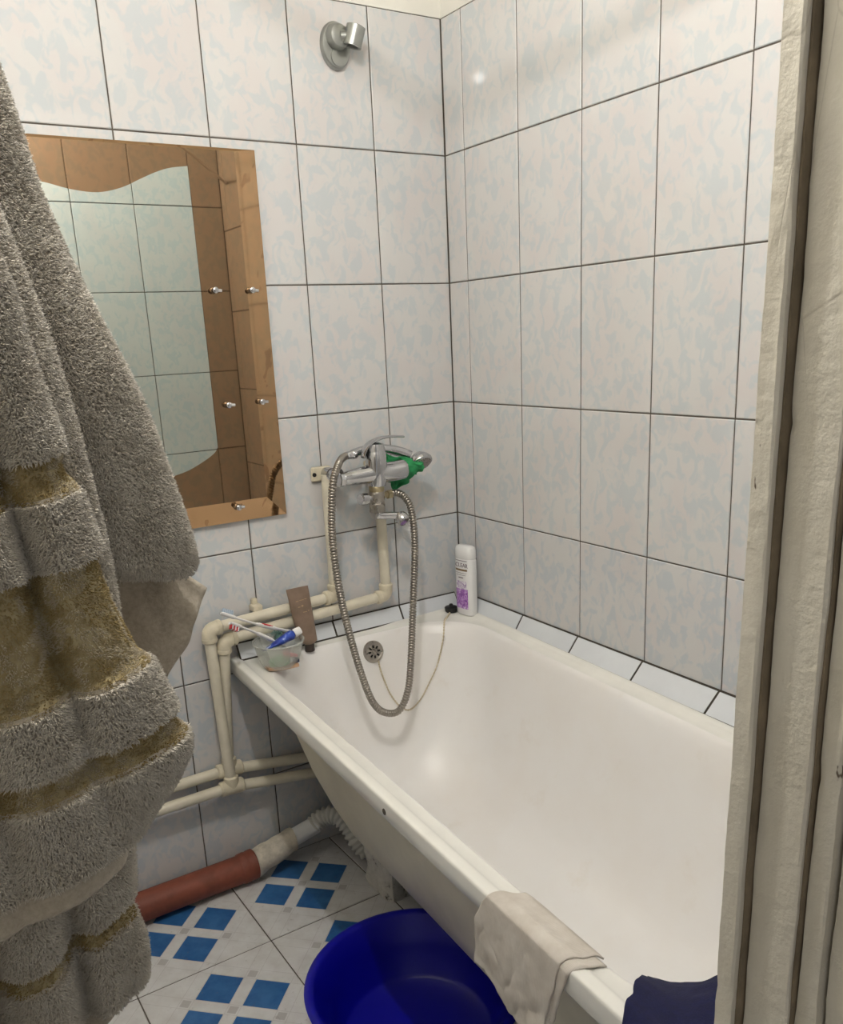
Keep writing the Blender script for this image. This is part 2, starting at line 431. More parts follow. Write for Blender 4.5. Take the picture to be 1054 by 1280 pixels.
# overflow grille on the sloping end wall
def disc_frame(n):
    n = Vector(n).normalized(); a = Vector((0, 0, 1)); a = (a-n*a.dot(n)).normalized(); return n, n.cross(a), a
oc = Vector(TP(.317, .0825, -.046)); on = Vector((0, -1, .27)).normalized()
ov = obj('overflow_grille', MB().lathe([(.0285, -.008), (.0285, .001), (.0265, .0035), (.021, .0045), (.0195, .0035), (.006, .0035), (.005, .0055), (.002, .006)], oc, on, 32), CHROME_DULL, tub, True)
n_, b_, a_ = disc_frame(on)
for k in range(8):
    an = 2*PI*k/8; d = a_*math.cos(an)+b_*math.sin(an)
    obj('slot', MB().tube([oc+d*.0095+n_*.0034, oc+d*.0165+n_*.0034], [.0022, .0026], 8), DARKHOLE, ov)
obj('screw', MB().lathe([(.004, 0), (.004, .0015), (.002, .002)], oc+n_*.0055, n_, 10), CHROME_DULL, ov)
obj('enamel_chip', MB().lathe([(.006, 0), (.0055, .0006), (.002, .001)], TP(TW+.0002, .80, -.022), (-1, 0, 0), 9), GROUT, tub)
# rough mortared block that carries the far end of the tub
def blob_block(c, s, seed, n=7):
    mb = MB(); rings = []
    for i in range(n+1):
        h = i/n; ring = []
        for j in range(20):
            a = 2*PI*j/20; ca, sa = math.cos(a), math.sin(a)
            q = max(abs(ca), abs(sa)); x, y = ca/q, sa/q
            d = 1+.16*noise.noise(Vector((x*1.3+seed, y*1.3, h*4)))
            ring.append((c[0]+x*s[0]*d, c[1]+y*s[1]*d, c[2]+s[2]*h))
        rings.append(ring)
    return mb.loft(rings)
t = NT('flaking_plaster'); f = t.noise(t.coords(), 30, 5, .65)
t.set(t.ramp(f, [(.33, lin((84, 78, 72))), (.41, lin((200, 196, 188))), (.7, lin((226, 222, 214)))]), .95); t.bump(f, .9, .01)
tag(obj('support_block', blob_block((-.435, -.285, 0), (.045, .058, .160), 3), t.m, None, True), 'rough flaking plaster block supporting the bathtub over the floor', 'block')

# sloped border tiles between tub and walls
def border(name, pts, wall_axis):
    s = bpy.data.objects.new(name, None); COL.objects.link(s); s['kind'] = 'structure'
    for k, (a, b) in enumerate(zip(pts[:-1], pts[1:])):
        g = .0028; m = MB()
        def P(q, top, out):
            v = -q
            zt = TZ+.031-.013*v; zb = TZ-.004-.013*v
            # the foot follows the tub edge, the head touches the wall
            off = .020+(.026*v if wall_axis == 'right' else 0)
            if wall_axis == 'right':
                x = -.0015 if top else -off; return (x-out, q, zt if top else zb)
            y = -.0015 if top else -.022; return (q, y-out, (TZ+.031) if top else TZ-.002)
        a2, b2 = a-g, b+g
        q4 = [a2+(b2-a2)*i/4 for i in range(5)]
        m.loft([[P(q, 0, .0040), P(q, 1, .0050), P(q, 1, -.001), P(q, 0, 0)] for q in q4])
        o = obj('tile', m, STRIP); o.parent = s
    ext = lambda p, q, k: tuple(p[i]+(p[i]-q[i])*k for i in range(3))
    n = 24; rr = []
    for i in range(n+1):
        q = pts[0]+(pts[-1]-pts[0])*i/n
        a, b, c, d = P(q, 0, .0022), P(q, 1, .0032), P(q, 1, -.0015), P(q, 0, -.001)
        rr.append([ext(a, b, .13), ext(b, a, .09), c, d])
    sl = obj('seal', MB().loft(rr), SEAL); sl.parent = s
border('trim_1', [-.022, -.205, -.405, -.665], 'back')
border('trim_2', [-.022, -.0773, -.2773, -.4773, -.6773, -.8773, -1.0773, -1.2773, -1.47], 'right')

# ------------------------------------------------------------------ mirror
mir = thing('wall_mirror', (-.80, -.004, .905), 'bronze tinted wall mirror with wavy clear panel and wide border', 'mirror')
mx0, mx1, mz0, mz1 = -1.10, -.507, .903, 1.697
mcx = (mx0+mx1)/2
bw = .048
f0, f1 = -.010, -.0145
bx = [(mx0, mz0), (mx1, mz0), (mx1, mz1), (mx0, mz1)]
ix = [(mx0+bw, mz0+bw), (mx1-bw, mz0+bw), (mx1-bw, mz1-.006), (mx0+bw, mz1-.006)]
obj('plate', MB().add([(x, f1, z) for x, z in ix]+[(x, -.0055, z) for x, z in ix], [(0,1,2,3),(7,6,5,4)]+[(i, 4+i, 4+(i+1)%4, (i+1)%4) for i in range(4)]), BROWN_MIRROR, mir)
mb = MB()
vs = [(x, -.0105, z) for x, z in bx]+[(x, f1, z) for x, z in ix]+[(x, -.0045, z) for x, z in bx]
mb.add(vs, [(i, (i+1)%4, 4+(i+1)%4, 4+i) for i in (0, 1, 3)]+[(2,3,7,6)]+[(8+i, 8+(i+1)%4, (i+1)%4, i) for i in range(4)]+[(11,10,9,8)])
obj('bevelled_border', mb, BEVEL_MIRROR, mir)
top = [(-.662, 1.656), (-.70, 1.6505), (-.73, 1.641), (-.7625, 1.627), (-.803, 1.609), (-.85, 1.5985), (-.90, 1.602), (-.945, 1.612), (-.97, 1.615)]
bot = [(-.97, 1.015), (-.90, 1.012), (-.84, 1.0155), (-.79, 1.0235), (-.74, 1.0335), (-.70, 1.050), (-.672, 1.066), (-.662, 1.079)]
sm = lambda L: [(p.x, p.y) for p in smoothpath([(a, b, 0) for a, b in L], 5)]
obj('clear_panel', MB().prism(sm(bot)+sm(top), lambda u, v, d: (u, d, v), -.0145, -.0185), CLEAR_MIRROR, mir)
for x, z in ((-.633, 1.412), (-.548, 1.411), (-.629, 1.169), (-.549, 1.170), (-.631, .938)):
    c = obj('shelf_clip', MB().lathe([(.0075, -.008), (.0075, 0), (.0062, .007), (.005, .009), (.0065, .010), (.0065, .016), (.004, .018)], (x, -.0145, z), (0, -1, 0), 14), CHROME, mir, True)
    obj('clip_screw', MB().lathe([(.004, 0), (.004, .010), (.0025, .011)], (x+.006, -.021, z), (1, 0, -.1), 8), CHROME, c, True)

# ------------------------------------------------------------------ shower bracket high on the back wall
br = thing('shower_bracket', (-.287, -.001, 1.93), 'empty satin grey shower head bracket high on the tiled back wall', 'bracket')
rings = []
for d, s in ((0, 1), (.007, 1), (.012, .93), (.0135, .80)):
    rings.append([(-.290+.036*s*math.cos(2*PI*j/32), -.001-d, 1.922+.048*s*math.sin(2*PI*j/32)) for j in range(32)])
obj('wall_plate', MB().loft(rings), SATIN, br, True)
obj('dome', MB().lathe([(.027, 0), (.026, .010), (.022, .018), (.012, .022)], (-.290, -.0145, 1.936), (0, -1, 0), 24), SATIN, br, True)
obj('screw_cover', MB().lathe([(.020, 0), (.019, .003), (.01, .005)], (-.288, -.0145, 1.898), (0, -1, 0), 20), SATIN, br, True)
cl = MB()
pr = [(.021, -.02), (.021, .02), (.0165, .022), (.0145, .018), (.0145, -.02)]
cl.lathe(pr+[pr[0]], (-.262, -.042, 1.934), (.25, -.2, 1), 20, False, False)
obj('holder_cup', cl, SATIN, br, True)
obj('cup_arm', MB().tube([(-.288, -.030, 1.934), (-.268, -.040, 1.934)], [.013, .011], 12), SATIN, br, True)

# ------------------------------------------------------------------ water pipes
R = .0132
def bendpath(pts, rad=.022, k=5):
    pts = [Vector(p) for p in pts]; out = [pts[0]]
    for i in range(1, len(pts)-1):
        a = (pts[i-1]-pts[i]).normalized(); b = (pts[i+1]-pts[i]).normalized()
        s, e = pts[i]+a*rad, pts[i]+b*rad
        for j in range(k+1):
            t = j/k; out.append(s*(1-t)**2+pts[i]*2*t*(1-t)+e*t*t)
    out.append(pts[-1]); return out
def sleeve(mb, p, q, r=.0182):
    p, q = Vector(p), Vector(q); d = (q-p).normalized()
    return mb.tube([p, p+d*.003, q-d*.003, q], [r-.003, r, r, r-.003], 16)
def elbow(name, parent, c, a, b, L=.032):
    c = Vector(c); a = (Vector(a)-c).normalized(); b = (Vector(b)-c).normalized()
    mb = MB().tube(bendpath([c+a*L*.9, c, c+b*L*.9], .018, 5), .0172, 16)
    sleeve(mb, c+a*.018, c+a*L); sleeve(mb, c+b*.018, c+b*L)
    return obj(name, mb, PPDIRTY, parent, True)
def tee(name, parent, c, along, branch, L=.03):
    c = Vector(c); a = Vector(along).normalized(); b = Vector(branch).normalized()
    mb = MB(); sleeve(mb, c-a*L, c+a*L); sleeve(mb, c, c+b*L)
    return obj(name, mb, PPDIRTY, parent, True)
def seg(parent, *pts): return obj('pipe', MB().tube(pts, R, 14), PP, parent, True)

YA, YB = -.040, -.022          # front and back runs
pa = thing('water_pipe', (-.73, YA, .26), 'cream plastic water pipe with outer elbow, rising to tap left of its twin', 'pipe', 'water pipes of the tap')
A0, A1, A2, A3 = (-.402, -.026, .985), (-.402, -.026, .680), (-.738, -.034, .668), (-.727, YA, .264)
seg(pa, A0, A1); seg(pa, A1, A2); seg(pa, A2, A3)
elbow('elbow', pa, A1, A0, A2); elbow('elbow', pa, A2, A1, A3)
seg(pa, (XL, YA, .262), (-.727, YA, .264)); seg(pa, (-.727, YA, .264), (-.49, YA, .226), (-.12, YA, .20))
tee('tee', pa, (-.727, YA, .264), (1, 0, -.05), (.02, 0, 1))
pb = thing('water_pipe', (-.71, YB, .30), 'cream plastic water pipe with inner elbow, rising to tap under the spout', 'pipe', 'water pipes of the tap')
B0, B1, B2, B3 = (-.258, -.026, .96), (-.254, -.026, .652), (-.704, -.034, .634), (-.722, YB+.004, .302)
seg(pb, B0, B1); seg(pb, B1, B2); seg(pb, B2, B3)
elbow('elbow', pb, B1, B0, B2); elbow('elbow', pb, B2, B1, B3)
seg(pb, (XL, YB, .300), (-.722, YB, .302)); seg(pb, (-.722, YB, .302), (-.49, YB, .264), (-.12, YB, .24))
tee('tee', pb, (-.722, YB, .302), (1, 0, -.05), (.05, 0, 1), .032)
# clip above the upper run
cp = tag(obj('pipe_clip', MB().box((-.622, -.030, .683), (-.598, -.002, .699), .002).box((-.617, -.013, .695), (-.603, -.002, .712), .002), PPDIRTY), 'small cream pipe clip on the grout joint above the horizontal pipes', 'clip')

# ------------------------------------------------------------------ drain pipe
dr = thing('drain_pipe', (-.9, -.05, .045), 'red brown sewer pipe joined to white corrugated tub drain on the floor', 'pipe')
obj('cast_pipe', MB().tube([(XL, -.050, .041), (-.70, -.050, .041)], .0350, 24), CASTRED, dr, True)
obj('collar', MB().lathe([(.0350, 0), (.0375, .004), (.038, .018), (.0365, .022), (.0378, .028), (.0378, .040), (.034, .044)], (-.735, -.050, .041), (1, 0, .06), 24), CASTRED, dr, True)
mb = MB(); rings = []
for i in range(14):
    s = i/13; c = Vector((-.695+.105*s, -.054-.004*s, .046+.030*s)); rr = .036-.006*s
    rings.append([tuple(c+Vector((0, math.cos(2*PI*j/18), math.sin(2*PI*j/18)))*(rr*(1+.10*noise.noise(Vector((s*5, math.cos(2*PI*j/18)*2, math.sin(2*PI*j/18)*2)))))) for j in range(18)])
obj('mortar_joint', mb.loft(rings), MORTAR, dr, True)
obj('spigot', MB().tube([(-.60, -.058, .076), (-.592, -.058, .079), (-.525, -.064, .098)], [.024, .0225, .0225], 20), WHITEPVC, dr, True)
path = smoothpath([(-.535, -.063, .098), (-.508, -.072, .116), (-.482, -.092, .120), (-.462, -.118, .096), (-.450, -.142, .058), (-.434, -.163, .033), (-.40, -.185, .03), (-.35, -.20, .06)], 12)
obj('corrugated_hose', MB().tube(path, [.021+.0028*(1 if (i//2) % 2 else -1) for i in range(len(path))], 18), CORR, dr, True, 80)

# ------------------------------------------------------------------ tap (mixer), hand shower, hose, green cloth
tap = thing('mixer_tap', (-.31, -.10, .90), 'chrome bath mixer tap with lever handle on the tiled back wall', 'tap')
obj('mounting_plate', MB().box((-.432, -.010, .968), (-.380, -.001, 1.004), .003), PPDIRTY, tap)
obj('mounting_plate', MB().box((-.285, -.010, .968), (-.232, -.001, 1.004), .003), PPDIRTY, tap)
obj('plate_screw', MB().lathe([(.005, 0), (.005, .003), (.003, .004)], (-.426, -.010, .986), (0, -1, 0), 10), DARKHOLE, tap)
for x in (-.392, -.258):
    obj('wall_union', MB().lathe([(.016, 0), (.016, .030), (.0135, .031), (.0135, .044), (.0175, .045), (.0175, .062), (.014, .066)], (x, -.010, .986), (0, -1, 0), 6 if False else 18), CHROME, tap, True)
obj('body', MB().tube(smoothpath([(-.398, -.098, .982), (-.388, -.099, .982), (-.36, -.100, .983), (-.325, -.102, .985), (-.29, -.106, .985), (-.255, -.106, .985), (-.232, -.104, .986), (-.222, -.104, .986)], 4),
    [.0135-.0035*max(0, 1-i/2)+.0105*min(1, max(0, i/14)) if i < 24 else .024*math.sqrt(max(.02, 1-((i-23)/5.2)**2)) for i in range(29)], 20), CHROME, tap, True)
obj('union_nut', MB().lathe([(.0175, 0), (.019, .002), (.019, .012), (.0165, .014)], (-.408, -.098, .982), (1, 0, 0), 8), CHROME, tap, True, 20)
obj('cartridge_housing', MB().lathe([(.020, -.03), (.025, -.012), (.0265, .01), (.0255, .035), (.0235, .050), (.0225, .052), (.0225, .060), (.0195, .070), (.010, .074)], (-.306, -.104, .985), (.02, 0, 1), 28), CHROME, tap, True)
lv = smoothpath([(-.338, -.100, 1.025), (-.333, -.101, 1.045), (-.316, -.103, 1.060), (-.290, -.106, 1.068), (-.262, -.109, 1.069), (-.232, -.112, 1.066)], 5)
obj('lever', MB().tube(lv, [.0050-.0022*i/25 for i in range(26)], 14, True, [.016-.006*abs(i-8)/17 for i in range(26)], (0, 0, 1)), CHROME, tap, True)
obj('collar', MB().lathe([(.018, 0), (.0185, .003), (.0185, .013), (.016, .016)], (-.309, -.104, .942), (0, 0, 1), 24), BRASS, tap, True)
obj('diverter_body', MB().lathe([(.015, 0), (.0195, .003), (.0195, .022), (.0178, .024), (.0190, .027), (.0200, .046), (.018, .052)], (-.310, -.104, .890), (.0, 0, 1), 24), CHROME_DULL, tap, True)
obj('diverter_knob', MB().lathe([(.008, 0), (.008, .012), (.0140, .014), (.0148, .031), (.0130, .035)], (-.326, -.106, .928), (-1, -.15, .04), 12), CHROME, tap, True, 25)
obj('hose_outlet', MB().lathe([(.008, 0), (.008, .012), (.0115, .013), (.0115, .024), (.009, .026)], (-.293, -.104, .930), (1, 0, 0), 6), BRASS, tap, True, 25)
obj('spout', MB().tube(smoothpath([(-.312, -.106, .886), (-.300, -.110, .882), (-.280, -.116, .880), (-.262, -.122, .878)], 4), [.012, .012, .011, .0105, .010, .0095, .009, .009, .009, .009, .009, .009, .009][:13], 14), CHROME, tap, True)
ae = obj('aerator', MB().lathe([(.008, -.006), (.0145, -.003), (.0165, .004), (.0165, .016), (.0135, .021), (.0120, .0195), (.003, .019)], (-.257, -.122, .876), (.12, -.75, -.62), 24), CHROME, tap, True)

hs = thing('hand_shower', (-.27, -.085, 1.02), 'chrome hand shower with grey sprinkler face lying behind the mixer tap', 'shower head')
obj('handle', MB().tube(smoothpath([(-.342, -.066, 1.034), (-.31, -.058, 1.038), (-.27, -.054, 1.036), (-.235, -.056, 1.030), (-.205, -.064, 1.020), (-.188, -.072, 1.011)], 4),
    [.0105]*5+[.0115]*8+[.0125]*8, 16), CHROME, hs, True)
hc, hn = Vector((-.170, -.088, .996)), Vector((.02, -.70, -.71)).normalized()
obj('head', MB().lathe([(.006, -.022), (.018, -.018), (.027, -.008), (.0310, .002), (.030, .007), (.0262, .009)], hc, hn, 28), CHROME, hs, True)
t = NT('grey_sprinkler_face'); vv = t.n('ShaderNodeTexVoronoi'); vv.inputs['Scale'].default_value = 260
t.l(t.coords(), vv.inputs['Vector'])
t.set(t.ramp(vv.outputs['Distance'], [(.2, lin((70, 64, 62))), (.45, lin((158, 148, 144)))]), .5)
obj('sprinkler_face', MB().lathe([(.0258, 0), (.0245, .0015), (.010, .0022)], hc+hn*.0085, hn, 28), t.m, hs, True)

HP = [(-.366, -.072, 1.032), (-.392, -.092, 1.028), (-.417, -.120, 1.018), (-.443, -.142, .988), (-.456, -.152, .940), (-.468, -.165, .848), (-.464, -.180, .717), (-.443, -.191, .577), (-.420, -.200, .478),
      (-.400, -.203, .436), (-.377, -.204, .417), (-.352, -.204, .410), (-.333, -.203, .418), (-.314, -.200, .445), (-.296, -.193, .499), (-.262, -.170, .673), (-.237, -.150, .807), (-.228, -.128, .885), (-.236, -.113, .918), (-.252, -.106, .930), (-.268, -.104, .931)]
hp = smoothpath(HP, 26)
# even spacing so that the coils are regular
L = [0]
for a, b in zip(hp[:-1], hp[1:]): L.append(L[-1]+(b-a).length)
N = int(L[-1]/.0017); q = np.linspace(0, L[-1], N)
arr = np.array([tuple(p) for p in hp]); rs = np.c_[[np.interp(q, L, arr[:, i]) for i in range(3)]].T
hose = thing('shower_hose', (-.36, -.15, .41), 'steel spiral shower hose hanging in a loop from tap into bathtub', 'hose')
obj('spiral_tube', MB().tube([tuple(p) for p in rs], [.0084+(.0006 if i % 4 else -.0022) for i in range(N)], 10), HOSEM, hose, True, 80)
obj('hose_nut', MB().lathe([(.0078, 0), (.0095, .002), (.0105, .016), (.0118, .018), (.0118, .026), (.0095, .028)], (-.371, -.076, 1.0315), (1, .08, .06), 16), CHROME, hose, True, 30)

# green cloth draped between body and head: crumpled sheet
def sheet(nu, nv, f): 
    vs = [f(i/nu, j/nv) for j in range(nv+1) for i in range(nu+1)]
    fs = [(j*(nu+1)+i, j*(nu+1)+i+1, (j+1)*(nu+1)+i+1, (j+1)*(nu+1)+i) for j in range(nv) for i in range(nu)]
    return MB().add(vs, fs)
def solid(o, th):
    m = o.modifiers.new('thickness', 'SOLIDIFY'); m.thickness = th; m.offset = 0
def gf(u, v):
    x = -.288+.108*u+.012*v*(u-.4)
    zt = 1.024-.010*u-.012*u*u; zb = .950+.016*math.sin(u*7+.9)+.004*math.sin(u*23)
    z = zt+(zb-zt)*v
    e = max(0, u-.5)*2
    y = -.072-.050*e*math.sin(PI*min(1, .15+v*.9))-.006*math.sin(u*15+v*4)
    return (x+.005*noise.noise(Vector((u*6, v*5, 1))), y+.012*noise.noise(Vector((u*5, v*5, 5))), z+.006*noise.noise(Vector((u*5, v*4, 9))))
gc = tag(obj('scouring_cloth', sheet(44, 24, gf), GREEN, None, True), 'crumpled green cloth stuffed between mixer tap body and shower head', 'cloth'); solid(gc, .003)

# plug and chain (points follow the enamel surface)
from mathutils.bvhtree import BVHTree
tb = MB().loft(rings+rin, False, True) if False else None
allr = [rring(i, TW-i, i, TL-i, max(r-i*.3, .012), h) for i, h, r in RIM]+rin
tb = MB().loft(allr, False, True)
bvh = BVHTree.FromPolygons([Vector(p) for p in tb.v], tb.f)
def on_tub(x, y, d=.002):
    h = bvh.ray_cast(Vector((x, y, 1.2)), Vector((0, 0, -1)))
    return h[0]+h[1]*(d if h[1].z > 0 else -d)
plug = thing('bath_plug', (-.06, -.05, .576), 'black rubber bath plug lying behind the shampoo bottle in the tub corner', 'plug')
pz = on_tub(-.062, -.045, 0).z
obj('stopper', MB().lathe([(.014, 0), (.0165, .003), (.0175, .010), (.0182, .013), (.016, .015), (.006, .016), (.005, .022), (.003, .023)], (-.066, -.048, pz+.001), (.0, -.0, 1), 20), BLACK, plug, True)
ch = []
cz = smoothpath([on_tub(x, y, .0032) for x, y in ((-.074, -.054), (-.086, -.065), (-.096, -.074), (-.104, -.081), (-.111, -.087), (-.118, -.093), (-.127, -.102))]+[(-.1447, -.1190, .5274), (-.1700, -.1263, .4685), (-.2009, -.1276, .4209), (-.2313, -.1295, .3847), (-.2630, -.1279, .3661),
    (-.2876, -.1219, .3799), (-.3077, -.1109, .4152), (-.3178, -.1001, .4540), (-.3232, -.0926, .4838), (-.3250, -.0890, .5050)], 12)
bead = MB()
acc = 0; last = None
mb = MB()
mb.tube([tuple(p) for p in cz], .0013, 6)
d = 0
for a, b in zip(cz[:-1], cz[1:]):
    d += (b-a).length
    if d > .0052: d = 0; mb.sphere(tuple(b), .0026, 6)
obj('bead_chain', mb, BEAD, plug, True)

# ------------------------------------------------------------------ shampoo bottle
SB = Vector((-.041, -.088, on_tub(-.055, -.088, 0).z+.001))
sb = thing('shampoo_bottle', SB, 'tall white shampoo bottle with purple label in the tub corner', 'bottle')
SA = math.radians(97)       # broad axis direction
def oval(h, a, b, n=36, p=2.6):
    out = []
    for j in range(n):
        t = 2*PI*j/n; c, s = math.cos(t), math.sin(t)
        x = a*math.copysign(abs(c)**(2/p), c); y = b*math.copysign(abs(s)**(2/p), s)
        out.append((SB.x+x*math.cos(SA)-y*math.sin(SA), SB.y+x*math.sin(SA)+y*math.cos(SA), SB.z+h))
    return out
obj('container', MB().loft([oval(h, a, b) for h, a, b in ((0, .026, .014), (.002, .030, .0175), (.008, .0318, .019), (.09, .0325, .0195), (.150, .0325, .0195), (.1545, .0320, .019), (.156, .0305, .0178))]), WHITEPL, sb, True)
obj('flip_cap', MB().loft([oval(h, a, b) for h, a, b in ((.1562, .0312, .0183), (.158, .0325, .0195), (.178, .0318, .019), (.186, .029, .0165), (.190, .022, .011))]), WHITEPL, sb, True)
t = NT('purple_print'); v = t.coords(); f = t.noise(v, 90, 3, .6, 1.2)
t.set(t.ramp(f, [(.35, lin((120, 62, 150))), (.52, lin((168, 112, 190))), (.68, lin((222, 200, 230)))]), .3)
PURPLE = t.m
INK = simple('dark_ink', (96, 78, 90), .5); GOLD = simple('gold_band_ink', (124, 100, 62), .4)
nx = Vector((-math.sin(SA)*-1, 0, 0))
fn = Vector((-math.sin(SA), math.cos(SA), 0)); fa = Vector((math.cos(SA), math.sin(SA), 0))   # label normal, broad axis
if fn.x > 0: fn = -fn
ra = -fa if (fa.dot(Vector((0, -1, 0))) < 0) else fa     # reading direction: towards -y
def label_patch(name, s0, s1, h0, h1, mat, lift=.0003):
    mb = MB(); cols = []
    for i in range(9):
        s = s0+(s1-s0)*i/8
        b = .0195*(max(0, 1-abs(s/.0325)**2.6))**(1/2.6)+lift
        c = SB+ra*s+fn*b
        cols.append([(c.x, c.y, SB.z+h0), (c.x, c.y, SB.z+h1)])
    vs = [p for c in cols for p in c]
    return obj(name, mb.add(vs, [(2*i, 2*i+2, 2*i+3, 2*i+1) for i in range(8)]), mat, sb)
label_patch('label_print', -.022, .022, .020, .074, PURPLE)
t = NT('pale_floral_print'); f = t.noise(t.coords(), 120, 3, .6, 2)
t.set(t.ramp(f, [(.45, lin((226, 222, 228))), (.6, lin((150, 120, 170)))]), .3)
label_patch('floral_print', -.019, .019, .074, .096, t.m)
label_patch('ink_band', -.022, .022, .124, .129, GOLD)
label_patch('ink_line', -.022, .022, .151, .1525, INK)
label_patch('ink_line', -.020, .020, .1175, .1185, INK); label_patch('ink_line', -.018, .018, .112, .113, INK); label_patch('ink_line', -.009, .009, .104, .1065, INK)
fc = bpy.data.curves.new('lettering', 'FONT'); fc.body = 'CLEAR'; fc.size = .0158; fc.align_x = 'CENTER'; fc.extrude = .0002
fc.materials.append(INK)
ftmp = bpy.data.objects.new('lettering_curve', fc); COL.objects.link(ftmp); bpy.context.view_layer.update()
fme_ = bpy.data.meshes.new_from_object(ftmp.evaluated_get(bpy.context.evaluated_depsgraph_get()))
bpy.data.objects.remove(ftmp)
fo = bpy.data.objects.new('lettering', fme_); COL.objects.link(fo); fo.data.materials.clear(); fo.data.materials.append(INK)
fm = Matrix((ra, Vector((0, 0, 1)), fn)).transposed().to_4x4()
fm.translation = SB+fn*.0196+ra*.0040+Vector((0, 0, .1345)); fo.matrix_world = fm
attach(fo, sb)

# ------------------------------------------------------------------ brown tube standing on its cap
bt = thing('cosmetic_tube', (-.490, -.058, .571), 'flat brown cosmetic tube standing on its dark cap against the pipes', 'tube')
t = NT('brown_laminate_tube'); f = t.noise(t.coords(), 40, 3)
t.set(t.ramp(f, [(.3, lin((122, 102, 86))), (.7, lin((140, 119, 102)))]), .4); BROWN = t.m
zb = on_tub(-.490, -.056, 0).z
obj('cap', MB().loft([[( -.498+.0125*s*math.cos(2*PI*j/24), -.058+.0105*s*math.sin(2*PI*j/24), zb+h) for j in range(24)] for h, s in ((.0005, .93), (.002, 1), (.020, .98), (.021, .9))]), simple('dark_brown_cap', (62, 50, 44), .4), bt, True)
rg = []
for h, a, b, dx, dy in ((.0205, .013, .0108, 0, 0), (.026, .021, .0135, 0, 0), (.06, .0255, .0125, -.006, .002), (.10, .0275, .009, -.011, .003), (.140, .0285, .005, -.015, .004), (.157, .029, .0016, -.017, .005), (.165, .029, .0012, -.018, .005)):
    rg.append([(-.498+dx+a*math.cos(2*PI*j/24), -.058+dy+b*math.sin(2*PI*j/24), zb+h) for j in range(24)])
obj('tube_body', MB().loft(rg), BROWN, bt, True)
FADED = simple('faded_gold_print', (186, 156, 120), .5)
for x0, x1, h0, h1 in ((-.526, -.519, .133, .1345), (-.516, -.505, .134, .1352), (-.503, -.497, .135, .1362), (-.522, -.516, .118, .1195), (-.513, -.508, .1185, .122), (-.511, -.500, .104, .1052), (-.497, -.494, .105, .107)):
    yy = lambda h: -.058+.0030-.0150+(h-.06)*.115
    obj('faded_print', MB().add([(x0, yy(h0), zb+h0), (x1, yy(h0), zb+h0), (x1, yy(h1), zb+h1), (x0, yy(h1), zb+h1)], [(0, 1, 2, 3)]), FADED, bt)

# ------------------------------------------------------------------ clear bowl with toothbrushes
BC = Vector((-.600, -.110, on_tub(-.600, -.075, 0).z))
t = NT('clear_plastic_bowl')
tr = t.n('ShaderNodeBsdfTransparent'); tr.inputs[0].default_value = (.93, .94, .93, 1)
mx = t.n('ShaderNodeMixShader'); mx.inputs[0].default_value = .31
t.set(lin((226, 226, 220)), .2); t.l(tr.outputs[0], mx.inputs[1]); t.l(t.b.outputs[0], mx.inputs[2]); t.l(mx.outputs[0], t.out.inputs[0])
bowl = thing('plastic_bowl', BC, 'clear plastic bowl holding toothbrushes on the tub rim corner', 'bowl')
obj('container', MB().lathe([(.034, .001), (.040, .003), (.046, .014), (.052, .034), (.0575, .056), (.059, .062), (.0575, .062), (.056, .056), (.0505, .034), (.0445, .015), (.038, .0045), (.02, .004)], BC, (0, 0, 1), 36), t.m, bowl, True)
obj('lip', MB().lathe([(.0575, .060), (.0605, .0605), (.0615, .0625), (.0600, .0640), (.0570, .0636), (.0575, .060)], BC, (0, 0, 1), 36, False, False), t.m, bowl, True)
WB = simple('white_brush_plastic', (230, 228, 226), .3, var=.03); RB = simple('red_brush_plastic', (186, 34, 44), .35)
BRI = simple('grey_blue_bristles', (176, 190, 206), .7)
def brush(label, p_head, p_tail, grip, up_bristle, striped):
    h, e = Vector(p_head), Vector(p_tail); d = e-h
    ax = d.normalized(); bdir = Vector(up_bristle); bdir = (bdir-ax*bdir.dot(ax)).normalized()
    tb_ = thing('toothbrush', e, label, 'toothbrush')
    pts = [h+d*s for s in np.linspace(0, 1, 25)]
    rad = []
    for s in np.linspace(0, 1, 25):
        rad.append(.0068 if .02 < s < .17 else (.005 if s <= .02 else (.0038 if s < .46 else (.0070 if s < .73 else .0050))))
    pts = [p+bdir*(-.004*math.sin(PI*i/24)) for i, p in enumerate(pts)]
    obj('handle', MB().tube(pts, [r*.6 for r in rad], 12, True, rad, tuple(bdir)), WB, tb_, True, 70)
    if grip:
        g = [h+d*s+bdir*(-.004*math.sin(PI*s)+.0012) for s in np.linspace(.50, .73, 9)]
        obj('grip', MB().tube(g, [.0022, .0032, .0036, .0036, .0036, .0036, .0034, .003, .002], 12, True, [.004, .0064, .0078, .008, .008, .0078, .007, .0056, .0035], tuple(bdir)), RB, tb_, True)
    side = ax.cross(bdir)
    for k in range(6):
        c = h+d*(.025+.024*k)
        mb = MB()
        for q in (-.0028, 0, .0028):
            c2 = c+side*q
            mb.tube([c2+bdir*.002, c2+bdir*.0125], [.0013, .0016], 6)
        obj('bristle_row', mb, (RB if striped and k % 2 == 0 else (WB if striped else BRI)), tb_)
    return tb_
zr = BC.z+.064
brush('white toothbrush with red grip, grey bristles up, further back in the bowl', (-.722, -.088, zr+.086), (-.552, -.096, zr+.004), True, (0, .5, .8), False)
brush('white toothbrush with red striped bristles hanging down over the bowl edge', (-.718, -.128, zr+.072), (-.580, -.104, zr-.026), False, (-.2, -.45, -.8), True)
tp = thing('toothpaste_tube', BC+Vector((0, 0, .05)), 'blue toothpaste tube with white cap lying in the bowl', 'toothpaste')
a, b = Vector((-.628, -.116, zr-.012)), Vector((-.562, -.116, zr+.008)); d = (b-a).normalized()
